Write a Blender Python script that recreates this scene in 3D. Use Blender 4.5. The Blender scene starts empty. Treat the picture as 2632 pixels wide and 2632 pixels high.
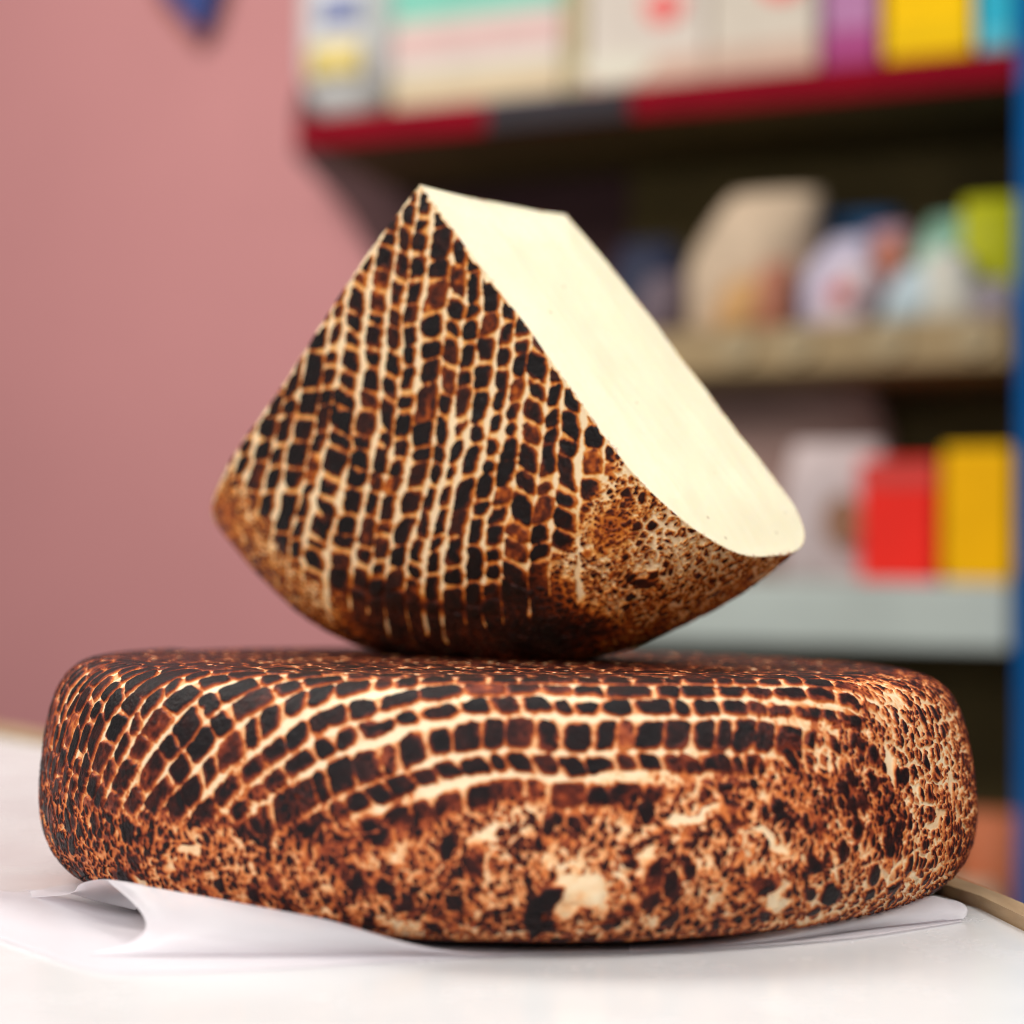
import bpy, math
import numpy as np
from mathutils import Vector, Matrix

S = 0.14            # radius of the cheese wheel in metres
scene = bpy.context.scene
col = scene.collection

# ------------------------------------------------------------------ helpers
def tag(o, label=None, cat=None, group=None, kind=None):
    if label: o['label'] = label
    if cat: o['category'] = cat
    if group: o['group'] = group
    if kind: o['kind'] = kind
    return o

def empty(name, loc=(0, 0, 0), rz=0.0):
    o = bpy.data.objects.new(name, None)
    o.empty_display_size = 0.02
    col.objects.link(o)
    o.location = loc
    o.rotation_euler = (0, 0, rz)
    return o

def link(name, me, mat, parent=None):
    o = bpy.data.objects.new(name, me)
    col.objects.link(o)
    if mat: me.materials.append(mat)
    if parent: o.parent = parent
    return o

def grid_mesh(name, V, wrap=False, attrs=None, flip=False, smooth=True):
    """V: (n,m,3) array -> quad grid mesh; wrap closes the first axis."""
    n, m, _ = V.shape
    me = bpy.data.meshes.new(name)
    me.vertices.add(n * m)
    me.vertices.foreach_set('co', V.reshape(-1).astype(np.float32))
    i = np.arange(n if wrap else n - 1)[:, None]
    j = np.arange(m - 1)[None, :]
    a = i * m + j
    b = ((i + 1) % n) * m + j
    q = np.stack([a, b, b + 1, a + 1], -1).reshape(-1, 4)
    if flip: q = q[:, ::-1]
    nf = len(q)
    me.loops.add(nf * 4)
    me.polygons.add(nf)
    me.loops.foreach_set('vertex_index', q.reshape(-1).astype(np.int32))
    me.polygons.foreach_set('loop_start', np.arange(0, nf * 4, 4, dtype=np.int32))
    me.polygons.foreach_set('use_smooth', np.full(nf, smooth, dtype=bool))
    if attrs:
        for k, v in attrs.items():
            at = me.attributes.new(k, 'FLOAT', 'POINT')
            at.data.foreach_set('value', v.reshape(-1).astype(np.float32))
    me.update(calc_edges=True)
    me.validate()
    return me

# ------------------------------------------------------------------ numpy noise
_rng = np.random.default_rng(12345)
_PM = np.concatenate([_rng.permutation(4096)] * 3).astype(np.int32)
_RV = _rng.random(4096).astype(np.float32)

def h3(ix, iy, iz, seed):
    """lattice hash -> 0..1"""
    a = _PM[(ix + seed * 37) & 4095]
    a = _PM[(a + iy) & 4095]
    return _RV[_PM[(a + iz + seed * 11) & 4095]]

def vnoise_raw(P, freq, seed=0):
    Q = P.astype(np.float32) * np.float32(freq)
    I = np.floor(Q).astype(np.int32)
    F = (Q - I).astype(np.float32)
    F = F * F * (3 - 2 * F)
    ix, iy, iz = I[..., 0], I[..., 1], I[..., 2]
    ax = [_PM[(ix + d + seed * 37) & 4095] for d in (0, 1)]
    out = 0
    for dx in (0, 1):
        wx = F[..., 0] if dx else 1 - F[..., 0]
        for dy in (0, 1):
            wy = wx * (F[..., 1] if dy else 1 - F[..., 1])
            ay = _PM[(ax[dx] + iy + dy) & 4095]
            v0 = _RV[_PM[(ay + iz + seed * 11) & 4095]]; v1 = _RV[_PM[(ay + iz + 1 + seed * 11) & 4095]]
            out = out + wy * (v0 + (v1 - v0) * F[..., 2])
    return out * 2 - 1

def vnoise(P, freq, seed=0):
    """value noise -1..1; slow noise on a dense grid is sampled sparsely and interpolated"""
    st = 6 if freq <= 9 else 4 if freq <= 16 else 3 if freq <= 27 else 2 if freq <= 46 else 1
    if P.ndim != 3 or P.shape[0] < 300 or P.shape[1] < 300 or st == 1:
        return vnoise_raw(P, freq, seed)
    n, m = P.shape[:2]
    gi = np.unique(np.append(np.arange(0, n, st), n - 1)); gj = np.unique(np.append(np.arange(0, m, st), m - 1))
    C = vnoise_raw(P[np.ix_(gi, gj)], freq, seed)
    a = np.arange(n); k = np.clip(np.searchsorted(gi, a, 'right') - 1, 0, len(gi) - 2)
    t = ((a - gi[k]) / (gi[k + 1] - gi[k])).astype(np.float32)[:, None]
    C = C[k] * (1 - t) + C[k + 1] * t
    a = np.arange(m); k = np.clip(np.searchsorted(gj, a, 'right') - 1, 0, len(gj) - 2)
    t = ((a - gj[k]) / (gj[k + 1] - gj[k])).astype(np.float32)[None, :]
    return C[:, k] * (1 - t) + C[:, k + 1] * t

def fbm(P, freq, seed=0, octv=3, gain=.5):
    o = 0; a = 1; t = 0
    for k in range(octv):
        o = o + a * vnoise(P, freq * 2.03 ** k, seed + 17 * k); t += a; a *= gain
    return o / t

def sstep(a, b, x):
    t = np.clip((x - a) / (b - a), 0, 1)
    return t * t * (3 - 2 * t)

def voro2(U, V, scale, seed, asp=1.0):
    """2D voronoi: returns F1, F2, random id of the nearest cell (scale = cell size)"""
    x = (U / scale).astype(np.float32); y = (V / (scale * asp)).astype(np.float32)
    ix = np.floor(x).astype(np.int32); iy = np.floor(y).astype(np.int32)
    f1 = np.full(x.shape, 9., np.float32); f2 = f1.copy(); rid = np.zeros(x.shape, np.float32)
    z = np.zeros_like(ix)
    for dx in (-1, 0, 1):
        for dy in (-1, 0, 1):
            cx = ix + dx; cy = iy + dy
            px = cx + .08 + .84 * h3(cx, cy, z, seed); py = cy + .08 + .84 * h3(cx, cy, z + 1, seed)
            d = np.sqrt((px - x) ** 2 + (py - y) ** 2).astype(np.float32)
            r = h3(cx, cy, z + 2, seed)
            m = d < f1
            f2 = np.where(m, f1, np.minimum(f2, d))
            rid = np.where(m, r, rid)
            f1 = np.where(m, d, f1)
    return f1, f2, rid

# ------------------------------------------------------------------ the toasted basket weave pattern
def bounds(rng, pitch, n, narrow=.14, jit=.22, split=.0):
    w = []
    while len(w) < n:
        if rng.random() < narrow:
            a = rng.uniform(.30, .42); w += [pitch * a, pitch * rng.uniform(.45, .6)]
        else:
            w.append(pitch * (1 + rng.uniform(-jit, jit)))
    b = np.cumsum(np.array(w)); return b - b[len(b) // 2]

def weave(U, V, P, seed, pitch=.066, rowp=.064, w1=.0065, w2=.0040, narrow=.14):
    """Irregular brick cells in columns (constant U = the long pale lines).
    returns (toast 0..1, cell mask 0..1)"""
    rng = np.random.default_rng(seed)
    ub = bounds(rng, pitch, 90, narrow)
    fine = fbm(P, 42, seed + 5, 2)
    fine2 = fbm(P, 95, seed + 6, 2)
    i = np.clip(np.searchsorted(ub, U) - 1, 0, len(ub) - 2)
    lo = ub[i]; hi = ub[i + 1]
    wv = fbm(P, 10, seed + 7, 3)
    wl = rng.uniform(.55, 1.75, len(ub))
    dU = np.minimum(U - lo - w1 * wl[i] * np.maximum(.25, 1 + 1.1 * wv),
                    hi - U - w1 * wl[i + 1] * np.maximum(.25, 1 + 1.1 * wv))
    rp = rowp * rng.uniform(.82, 1.22, len(ub))
    nar = (ub[1:] - ub[:-1]) < pitch * .7
    rp[:-1][nar] *= 1.35
    ph = rng.uniform(0, 1, len(ub))
    tilt = rng.uniform(-.42, .42, len(ub))
    v = (V + tilt[i] * (U - .5 * (lo + hi))) / rp[i] + ph[i]
    jt = rng.uniform(-.24, .24, (len(ub), 128))
    j = np.floor(v).astype(int)
    b = lambda k: k + jt[i, k % 128]
    j = np.where(v < b(j), j - 1, j); j = np.where(v >= b(j + 1), j + 1, j)
    ww = rng.uniform(.35, 1.7, (len(ub), 128))
    ww[rng.random(ww.shape) < .022] = -1.2            # some neighbours run together
    dV = np.minimum((v - b(j)) * rp[i] - w2 * ww[i, j % 128], (b(j + 1) - v) * rp[i] - w2 * ww[i, (j + 1) % 128])
    r = .0135
    dU = dU + .0050 * fine; dV = dV + .0065 * fine
    d = r - np.hypot(np.maximum(r - dU, 0), np.maximum(r - dV, 0)) + .0030 * fine2 + .0016 * fbm(P, 150, seed + 13, 1)
    lvl = rng.uniform(.86, 1.0, (len(ub), 128))
    k = rng.random(lvl.shape); lvl[k < .16] = rng.uniform(.62, .82, (k < .16).sum())
    L = lvl[i, j % 128]
    mo = fbm(P, 55, seed + 8, 2); md = fbm(P, 17, seed + 12, 2)
    inner = sstep(-.0020, .0034, d)
    core = sstep(-.003, .0075, d + .0105 * md + .0075 * mo - .002)
    halo = sstep(-.0052, .0005, d + .003 * md) * .36
    cross = sstep(.011, 0, dV) * sstep(-.001, .0035, dU) * (.17 + .10 * mo)
    cell = (.60 + .12 * mo) * (1 - core) + L * core
    T = np.maximum(np.maximum(halo, cross), inner * cell)
    T = T - inner * (1.0 - L) * 1.1 * np.clip(mo + .15, -.3, 1) - inner * .05 * fine2
    near = np.where(U - lo < hi - U, i, i + 1)
    line = sstep(.0006, -.0030, dU + .002 * fine2); ext = rng.uniform(0, 1, len(ub) + 1)[near]
    weave.line, weave.ext = line, ext
    return T, inner, d

def speckle(U, V, P, seed, a1=.034, a2=.016, net=0.5, asp=1.0):
    """toasted crust: orange tan ground, soft-edged burnt spots of many sizes, pale veins (net = how net-like)"""
    wx = U + .012 * fbm(P, 14, seed + 1, 2) + .005 * fbm(P, 48, seed + 14, 2); wy = V + .012 * fbm(P, 14, seed + 2, 2) + .005 * fbm(P, 48, seed + 15, 2)
    low = fbm(P, 5, seed + 6, 3); mid = fbm(P, 19, seed + 7, 3); hi = fbm(P, 64, seed + 8, 2); vh = vnoise(P, 150, seed + 18)
    T = .262 + .10 * low + .18 * mid + .17 * hi + .09 * vh
    for sc, sd, thr, amp in ((a1, 3, .84, .30), (a2, 5, .26, .34), (a2 * .62, 7, .25, .30)):
        f1, f2, r = voro2(wx, wy, sc, seed + sd, asp)
        if sc == a1: F1, F2 = f1, f2
        rad = .08 + .46 * r * r + .14 * mid
        sp = sstep(.26, -.20, f1 + .22 * hi - rad) * sstep(thr - .1, thr + .1, r + .35 * low)
        T = np.maximum(T, T * (1 - sp) + sp * (.56 + .38 * r + .12 * hi))
        if sc == a1: spots = sp
        else: spots = np.maximum(spots, sp)
    vein = sstep(.22, .02, F2 - F1 - .03 - .34 * mid - .14 * hi) * sstep(-.10, .40, fbm(P, 9, seed + 9, 2) + net - .45)
    T = T * (1 - .80 * vein * np.clip(.35 + net, 0, 1))
    big = 1 - sstep(.0, .055, np.abs(fbm(P, 8, seed + 10, 3)) + .045 * hi + .02 * vh)
    T = T * (1 - .62 * big * sstep(-.35, .15, mid + .2))
    pale = sstep(.30, .6, fbm(P, 13, seed + 19, 3) + .12 * hi)
    T = T * (1 - .7 * pale)
    return T, spots * (1 - vein)

def splats(T, X, Y, lst):
    """irregular natural blotches: (x, y, rx, ry, value, angle)"""
    for (x, y, rx, ry, val, ang) in lst:
        c, s = math.cos(ang), math.sin(ang)
        dx = (X - x) * c + (Y - y) * s; dy = -(X - x) * s + (Y - y) * c
        yield sstep(1.15, .75, np.hypot(dx / rx, dy / ry)), val

# ------------------------------------------------------------------ node helpers
def newmat(name):
    m = bpy.data.materials.new(name); m.use_nodes = True
    nt = m.node_tree
    for n in list(nt.nodes): nt.nodes.remove(n)
    out = nt.nodes.new('ShaderNodeOutputMaterial')
    b = nt.nodes.new('ShaderNodeBsdfPrincipled')
    nt.links.new(b.outputs[0], out.inputs[0])
    return m, nt, b, out

def noise_node(nt, scale, detail=3, rough=.5, vec=None, dist=0):
    n = nt.nodes.new('ShaderNodeTexNoise')
    n.inputs['Scale'].default_value = scale; n.inputs['Detail'].default_value = detail
    n.inputs['Roughness'].default_value = rough; n.inputs['Distortion'].default_value = dist
    if vec is not None: nt.links.new(vec, n.inputs['Vector'])
    return n

def math_node(nt, op, a, b=None, clamp=False):
    n = nt.nodes.new('ShaderNodeMath'); n.operation = op; n.use_clamp = clamp
    for k, v in enumerate((a, b)):
        if v is None: continue
        if isinstance(v, (int, float)): n.inputs[k].default_value = v
        else: nt.links.new(v, n.inputs[k])
    return n.outputs[0]

def ramp(nt, fac, stops, interp='LINEAR'):
    r = nt.nodes.new('ShaderNodeValToRGB'); r.color_ramp.interpolation = interp
    el = r.color_ramp.elements
    while len(el) > 1: el.remove(el[-1])
    el[0].position = stops[0][0]; el[0].color = (*stops[0][1], 1)
    for p, c in stops[1:]:
        e = el.new(p); e.color = (*c, 1)
    nt.links.new(fac, r.inputs[0])
    return r.outputs[0]

def plain(name, c, rough=.5, var=.08, scale=12, spec=.5, bump=0.0, metallic=0.0):
    """painted / printed surface with slight procedural variation"""
    m, nt, b, out = newmat(name)
    tc = nt.nodes.new('ShaderNodeTexCoord')
    n = noise_node(nt, scale, 4, .6, tc.outputs['Object'])
    lo = tuple(max(0, v * (1 - var)) for v in c); hi = tuple(min(1, v * (1 + var)) for v in c)
    nt.links.new(ramp(nt, n.outputs[0], [(.3, lo), (.7, hi)]), b.inputs['Base Color'])
    b.inputs['Roughness'].default_value = rough
    b.inputs['Specular IOR Level'].default_value = spec
    b.inputs['Metallic'].default_value = metallic
    if bump:
        bp = nt.nodes.new('ShaderNodeBump'); bp.inputs['Strength'].default_value = bump; bp.inputs['Distance'].default_value = .001
        nt.links.new(n.outputs[0], bp.inputs['Height']); nt.links.new(bp.outputs[0], b.inputs['Normal'])
    return m

RIND = [(0.0, (.90, .71, .45)), (.11, (.87, .60, .30)), (.20, (.78, .38, .10)), (.30, (.62, .19, .026)), (.42, (.36, .072, .010)),
        (.55, (.135, .022, .0055)), (.70, (.038, .0075, .0042)), (.85, (.0095, .0036, .0034)), (1.0, (.0045, .0030, .0032))]
RIND_W = [(0.0, (.86, .68, .45)), (.11, (.84, .57, .32)), (.20, (.76, .37, .155)), (.30, (.60, .17, .042)), (.42, (.32, .062, .020)),
        (.55, (.145, .022, .0095)), (.70, (.040, .0078, .0060)), (.85, (.0105, .0038, .0042)), (1.0, (.0050, .0032, .0040))]

def rind_mat(name, stops):
    m, nt, b, out = newmat(name)
    at = nt.nodes.new('ShaderNodeAttribute'); at.attribute_name = 'toast'
    tc = nt.nodes.new('ShaderNodeTexCoord')
    n1 = noise_node(nt, 900, 4, .65, tc.outputs['Object'])
    n2 = noise_node(nt, 260, 4, .6, tc.outputs['Object'])
    k = math_node(nt, 'SUBTRACT', n1.outputs[0], .5)
    k = math_node(nt, 'MULTIPLY', k, .42)
    k2 = math_node(nt, 'MULTIPLY', math_node(nt, 'SUBTRACT', n2.outputs[0], .5), .26)
    # the pale lines stay cleaner than the toasted parts
    w = math_node(nt, 'ADD', math_node(nt, 'MULTIPLY', at.outputs['Fac'], .9), .12, True)
    t = math_node(nt, 'ADD', at.outputs['Fac'], math_node(nt, 'MULTIPLY', math_node(nt, 'ADD', k, k2), w), True)
    c = ramp(nt, t, stops)
    nt.links.new(c, b.inputs['Base Color'])
    rr = ramp(nt, t, [(0, (.36,) * 3), (.4, (.42,) * 3), (.8, (.42,) * 3), (1, (.40,) * 3)])
    nt.links.new(math_node(nt, 'ADD', rr, math_node(nt, 'MULTIPLY', math_node(nt, 'SUBTRACT', n2.outputs[0], .5), .3)), b.inputs['Roughness'])
    b.inputs['Specular IOR Level'].default_value = .15
    b.inputs['Subsurface Weight'].default_value = .10
    b.inputs['Subsurface Radius'].default_value = (.004, .002, .001)
    b.inputs['Subsurface Scale'].default_value = .4
    bp = nt.nodes.new('ShaderNodeBump'); bp.inputs['Strength'].default_value = .7; bp.inputs['Distance'].default_value = .0006
    h = math_node(nt, 'MULTIPLY', n1.outputs[0], math_node(nt, 'ADD', math_node(nt, 'MULTIPLY', at.outputs['Fac'], .9), .25))
    nt.links.new(h, bp.inputs['Height']); nt.links.new(bp.outputs[0], b.inputs['Normal'])
    return m

# ------------------------------------------------------------------ profile curves
def smooth_profile(pts, n_per=24):
    """Catmull-Rom through (r,z) points; returns dense points and arclength"""
    p = np.array(pts, float)
    p = np.vstack([2 * p[0] - p[1], p, 2 * p[-1] - p[-2]])
    o = []
    for k in range(1, len(p) - 2):
        t = np.linspace(0, 1, n_per, endpoint=False)[:, None]
        a, b, c, d = p[k - 1], p[k], p[k + 1], p[k + 2]
        o.append(.5 * ((2 * b) + (-a + c) * t + (2 * a - 5 * b + 4 * c - d) * t ** 2 + (-a + 3 * b - 3 * c + d) * t ** 3))
    o = np.vstack(o + [p[-2][None]])
    s = np.concatenate([[0], np.cumsum(np.hypot(*np.diff(o, axis=0).T))])
    return o, s

def normals_of(V, wrap):
    if wrap:
        dA = np.roll(V, -1, 0) - np.roll(V, 1, 0)
    else:
        dA = np.gradient(V, axis=0)
    dB = np.gradient(V, axis=1)
    N = np.cross(dA, dB)
    L = np.linalg.norm(N, axis=-1, keepdims=True)
    return N / np.maximum(L, 1e-12)

# ------------------------------------------------------------------ cheese wheel (whole)
def build_wheel():
    prof = [(0, .456), (.3, .457), (.6, .457), (.80, .456), (.875, .449), (.925, .430), (.958, .393), (.980, .335), (.994, .26),
            (1.0, .19), (.995, .12), (.974, .066), (.938, .028), (.89, .009), (.80, .0), (.4, 0), (0, 0)]
    pp, ss = smooth_profile(prof)
    rim = ss[np.argmin(np.abs(pp[:, 0] - .80) + (pp[:, 1] < .3) * 9)]
    bot = ss[np.argmin(np.abs(pp[:, 0] - .80) + (pp[:, 1] > .1) * 9)]
    s = np.concatenate([np.linspace(.001, .35, 60, endpoint=False), np.linspace(.35, rim, 230, endpoint=False),
                        np.linspace(rim, bot, 470, endpoint=False), np.linspace(bot, ss[-1] - .001, 16)])
    r = np.interp(s, ss, pp[:, 0]); z = np.interp(s, ss, pp[:, 1])
    ph = np.concatenate([np.radians(np.linspace(-112, 112, 2050, endpoint=False)), np.radians(np.linspace(112, 248, 320, endpoint=False))])
    PH, SS = np.meshgrid(ph, s, indexing='ij')
    R_, Z_ = np.meshgrid(ph, r, indexing='ij')[1], np.meshgrid(ph, z, indexing='ij')[1]
    X = R_ * np.sin(PH); Y = -R_ * np.cos(PH)
    P = np.stack([X, Y, Z_], -1).astype(np.float32)
    # slow unevenness of a hand-made wheel
    low = fbm(P, 2.1, 3, 2)
    side = sstep(.75, 1.0, R_)
    rad = 1 + .010 * low * side
    X *= rad; Y *= rad
    Z_ = Z_ + .012 * sstep(-40, -75, np.degrees(PH)) * sstep(-140, -110, np.degrees(PH)) * sstep(.80, .92, R_) * sstep(.2, .42, Z_)
    Z_ = Z_ + .006 * fbm(P, 1.7, 9, 2) * sstep(.05, .4, Z_) * side
    P = np.stack([X, Y, Z_], -1).astype(np.float32)
    # unrolled pattern plane: the weave of the mould base runs over the shoulder and down the side
    rho = np.minimum(SS, 1.6)
    a0 = PH - math.radians(14); a = a0
    a = np.sign(a) * np.abs(a) * np.where(np.abs(a) < 1.3, (np.abs(a) / 1.3) ** .38, 1)
    squeeze = 1 + .0 * rho
    qx = rho * np.sin(a0); qy = rho * np.cos(a) * squeeze
    wob = fbm(P, 3.5, 21, 2)
    qy = qy + .020 * wob + .011 * fbm(P, 9, 22, 3); qx = qx + .012 * fbm(P, 5, 23, 2)
    T1, c1, d1 = weave(qy, qx, P, 14, pitch=.056, rowp=.054, w1=.0044, w2=.0019, narrow=.0)
    U2 = PH * .98; V2 = SS
    T2, c2 = speckle(U2, V2, P, 40, a1=.032, a2=.0150, net=np.interp(np.degrees(PH), [-70, 10, 40, 60], [.25, .20, .65, .95]).astype(np.float32), asp=1.25)
    # where the weave gives way to plain crust: depth down the side as a function of azimuth
    deg = np.degrees(PH)
    zlim = np.interp(deg, [-180, -112, -80, -60, -42, -25, -8, 5, 14, 24, 33, 40, 48, 60, 90, 112, 180],
                     [.36, .33, .29, .215, .185, .21, .235, .255, .275, .31, .35, .385, .42, .46, .50, .46, .3])
    zlim = zlim * sstep(.80, .90, R_) - .2 * sstep(.90, .80, R_)
    blend = sstep(-.022, .022, Z_ - zlim + .030 * fbm(P, 8, 31, 3) + .012 * fbm(P, 30, 32, 2))
    # right shoulder: crust also covers the outer top
    topb = sstep(.80, .90, R_ + .05 * fbm(P, 6, 33, 2)) * sstep(38, 52, deg) * sstep(150, 120, deg)
    blend = blend * (1 - topb)
    # the weave is worn and crusty in patches, more so lower down
    dmg = blend * sstep(.02, .30, fbm(P, 9, 41, 3) + .62 * sstep(.13, .0, Z_ - zlim) + .10 * fbm(P, 45, 42, 1) - .22)
    T1 = T1 * (1 - .75 * dmg) + .75 * dmg * (.55 * T1 + .55 * T2)
    T = T2 * (1 - blend) + T1 * blend
    cm = c2 * (1 - blend) * .55 + c1 * blend
    # darker burnt belt just under the weave and the paler lower belly
    belt = np.exp(-((Z_ - zlim + .035) / .05) ** 2) * (1 - blend)
    T = T + belt * .09 * (fbm(P, 6, 35, 2) + .25)
    T = T + .05 * sstep(-35, -60, deg) * (1 - blend) * sstep(.3, .1, Z_) - .07 * sstep(-58, -72, deg) * (1 - blend) - .05 * (1 - blend) * sstep(-20, 10, deg)
    # blotches: pale scar and burnt spots low on the front, pale veins to the right
    xf = PH * 1.0; yf = Z_
    ww = .022 * fbm(P, 13, 50, 3); wv = .022 * fbm(P, 14, 53, 3) + .008 * fbm(P, 50, 54, 1)
    for m, val in splats(T, xf + ww, yf + wv, [
            (.125, .112, .060, .030, .05, -.25), (.115, .085, .03, .02, .12, .8), (.055, .060, .016, .050, .92, -.15), (.075, .095, .02, .02, .93, 0),
            (-.735, .045, .012, .040, .06, .45), (-.70, .02, .014, .022, .08, .2), (-.79, .065, .032, .030, .93, 0),
            (.32, .235, .05, .010, .03, .12), (.47, .190, .045, .008, .06, -.6), 
            (.80, .30, .012, .045, .05, -.1), (1.05, .26, .012, .06, .07, -.3), (.95, .19, .05, .010, .08, .2),
            (-.17, .085, .014, .012, .8, 0), (.62, .09, .022, .018, .95, .3), (-.60, .15, .03, .012, .1, .3)]):
        val = val + .10 * fbm(P, 60, 51, 2)
        T = T * (1 - m) + val * m
        cm = cm * (1 - m) + (val > .5) * m
    T = T + .13 * sstep(.93, .82, R_) * sstep(.2, .6, T) * blend
    T = np.clip(T, 0, 1)
    N = normals_of(P, True)
    if (N[0, 400] * P[0, 400]).sum() < 0: N = -N
    disp = .0056 * (cm - .5) * (1 - .72 * sstep(.90, .76, R_)) + .0010 * fbm(P, 60, 61, 2) * (.3 + T) - .003 * sstep(.35, .1, T) * (1 - blend) * side
    # fold creases near the foot of the wheel
    cre = np.abs(fbm(np.stack([U2 * 1.2 + 0 * V2, V2 * 3.2, 0 * U2], -1), 9, 63, 2))
    disp = disp - .006 * (1 - sstep(0, .10, cre)) * sstep(.13, .03, Z_) * side
    P = P + N * disp[..., None]
    P[..., 2] = np.maximum(P[..., 2], 0.0)
    me = grid_mesh('whole_cheese', (P * S), wrap=True, attrs={'toast': T})
    return me

wheel_mat = rind_mat('toasted_wheel_rind', RIND_W)
wheel = link('whole_cheese', build_wheel(), wheel_mat)
wheel.location = (0, 0, .0012)
tag(wheel, 'whole round cheese wheel with dark basket-weave toasted rind lying flat on white paper', 'cheese')

# ------------------------------------------------------------------ cheese wedge (quarter piece standing on its rind)
RM = np.array([[0.80058, 0.59921, -0.00347], [-0.59755, 0.79791, -0.07915], [-0.04466, 0.06545, 0.99686]])
T0 = np.array([-0.21286, -0.12661, 1.4915])
HALF = math.radians(84.555 / 2)
WR, WT = 1.068, .5545
WPROF = [(0, 0), (.4, 0), (.70, .001), (.79, .007), (.872, .030), (.94, .074), (.984, .140), (1.0, .215), (1.0, .300), (.986, .365), (.955, .411), (.905, .440), (.83, .45), (.4, .45), (0, .45)]
wp, wss = smooth_profile(WPROF)
wp = wp * np.array([WR, WT / .45]); wss = np.concatenate([[0], np.cumsum(np.hypot(*np.diff(wp, axis=0).T))])

def wedge_world(a, r, z):
    """cylindrical local (angle from the downward axis, radius, depth) -> local cartesian, with a soft hand-made warp"""
    r = r * (1 + .046 * sstep(-2, -24, np.degrees(a)) * sstep(.45, 1.0, r))
    L = np.stack([r * np.sin(a), z, -r * np.cos(a) - .006 * np.exp(-(r / .09) ** 2) * np.sin(np.pi * np.clip(z / WT, 0, 1)) ** .8], -1)
    W = np.stack([fbm(L + 5, 2.3, 71, 2), fbm(L + 9, 2.3, 72, 2), fbm(L + 13, 2.3, 73, 2)], -1)
    W2 = np.stack([fbm(L + 5, 7, 74, 2), fbm(L + 9, 7, 75, 2), fbm(L + 13, 7, 76, 2)], -1)
    return (L + .012 * W + .004 * W2).astype(np.float32), L.astype(np.float32)

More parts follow.
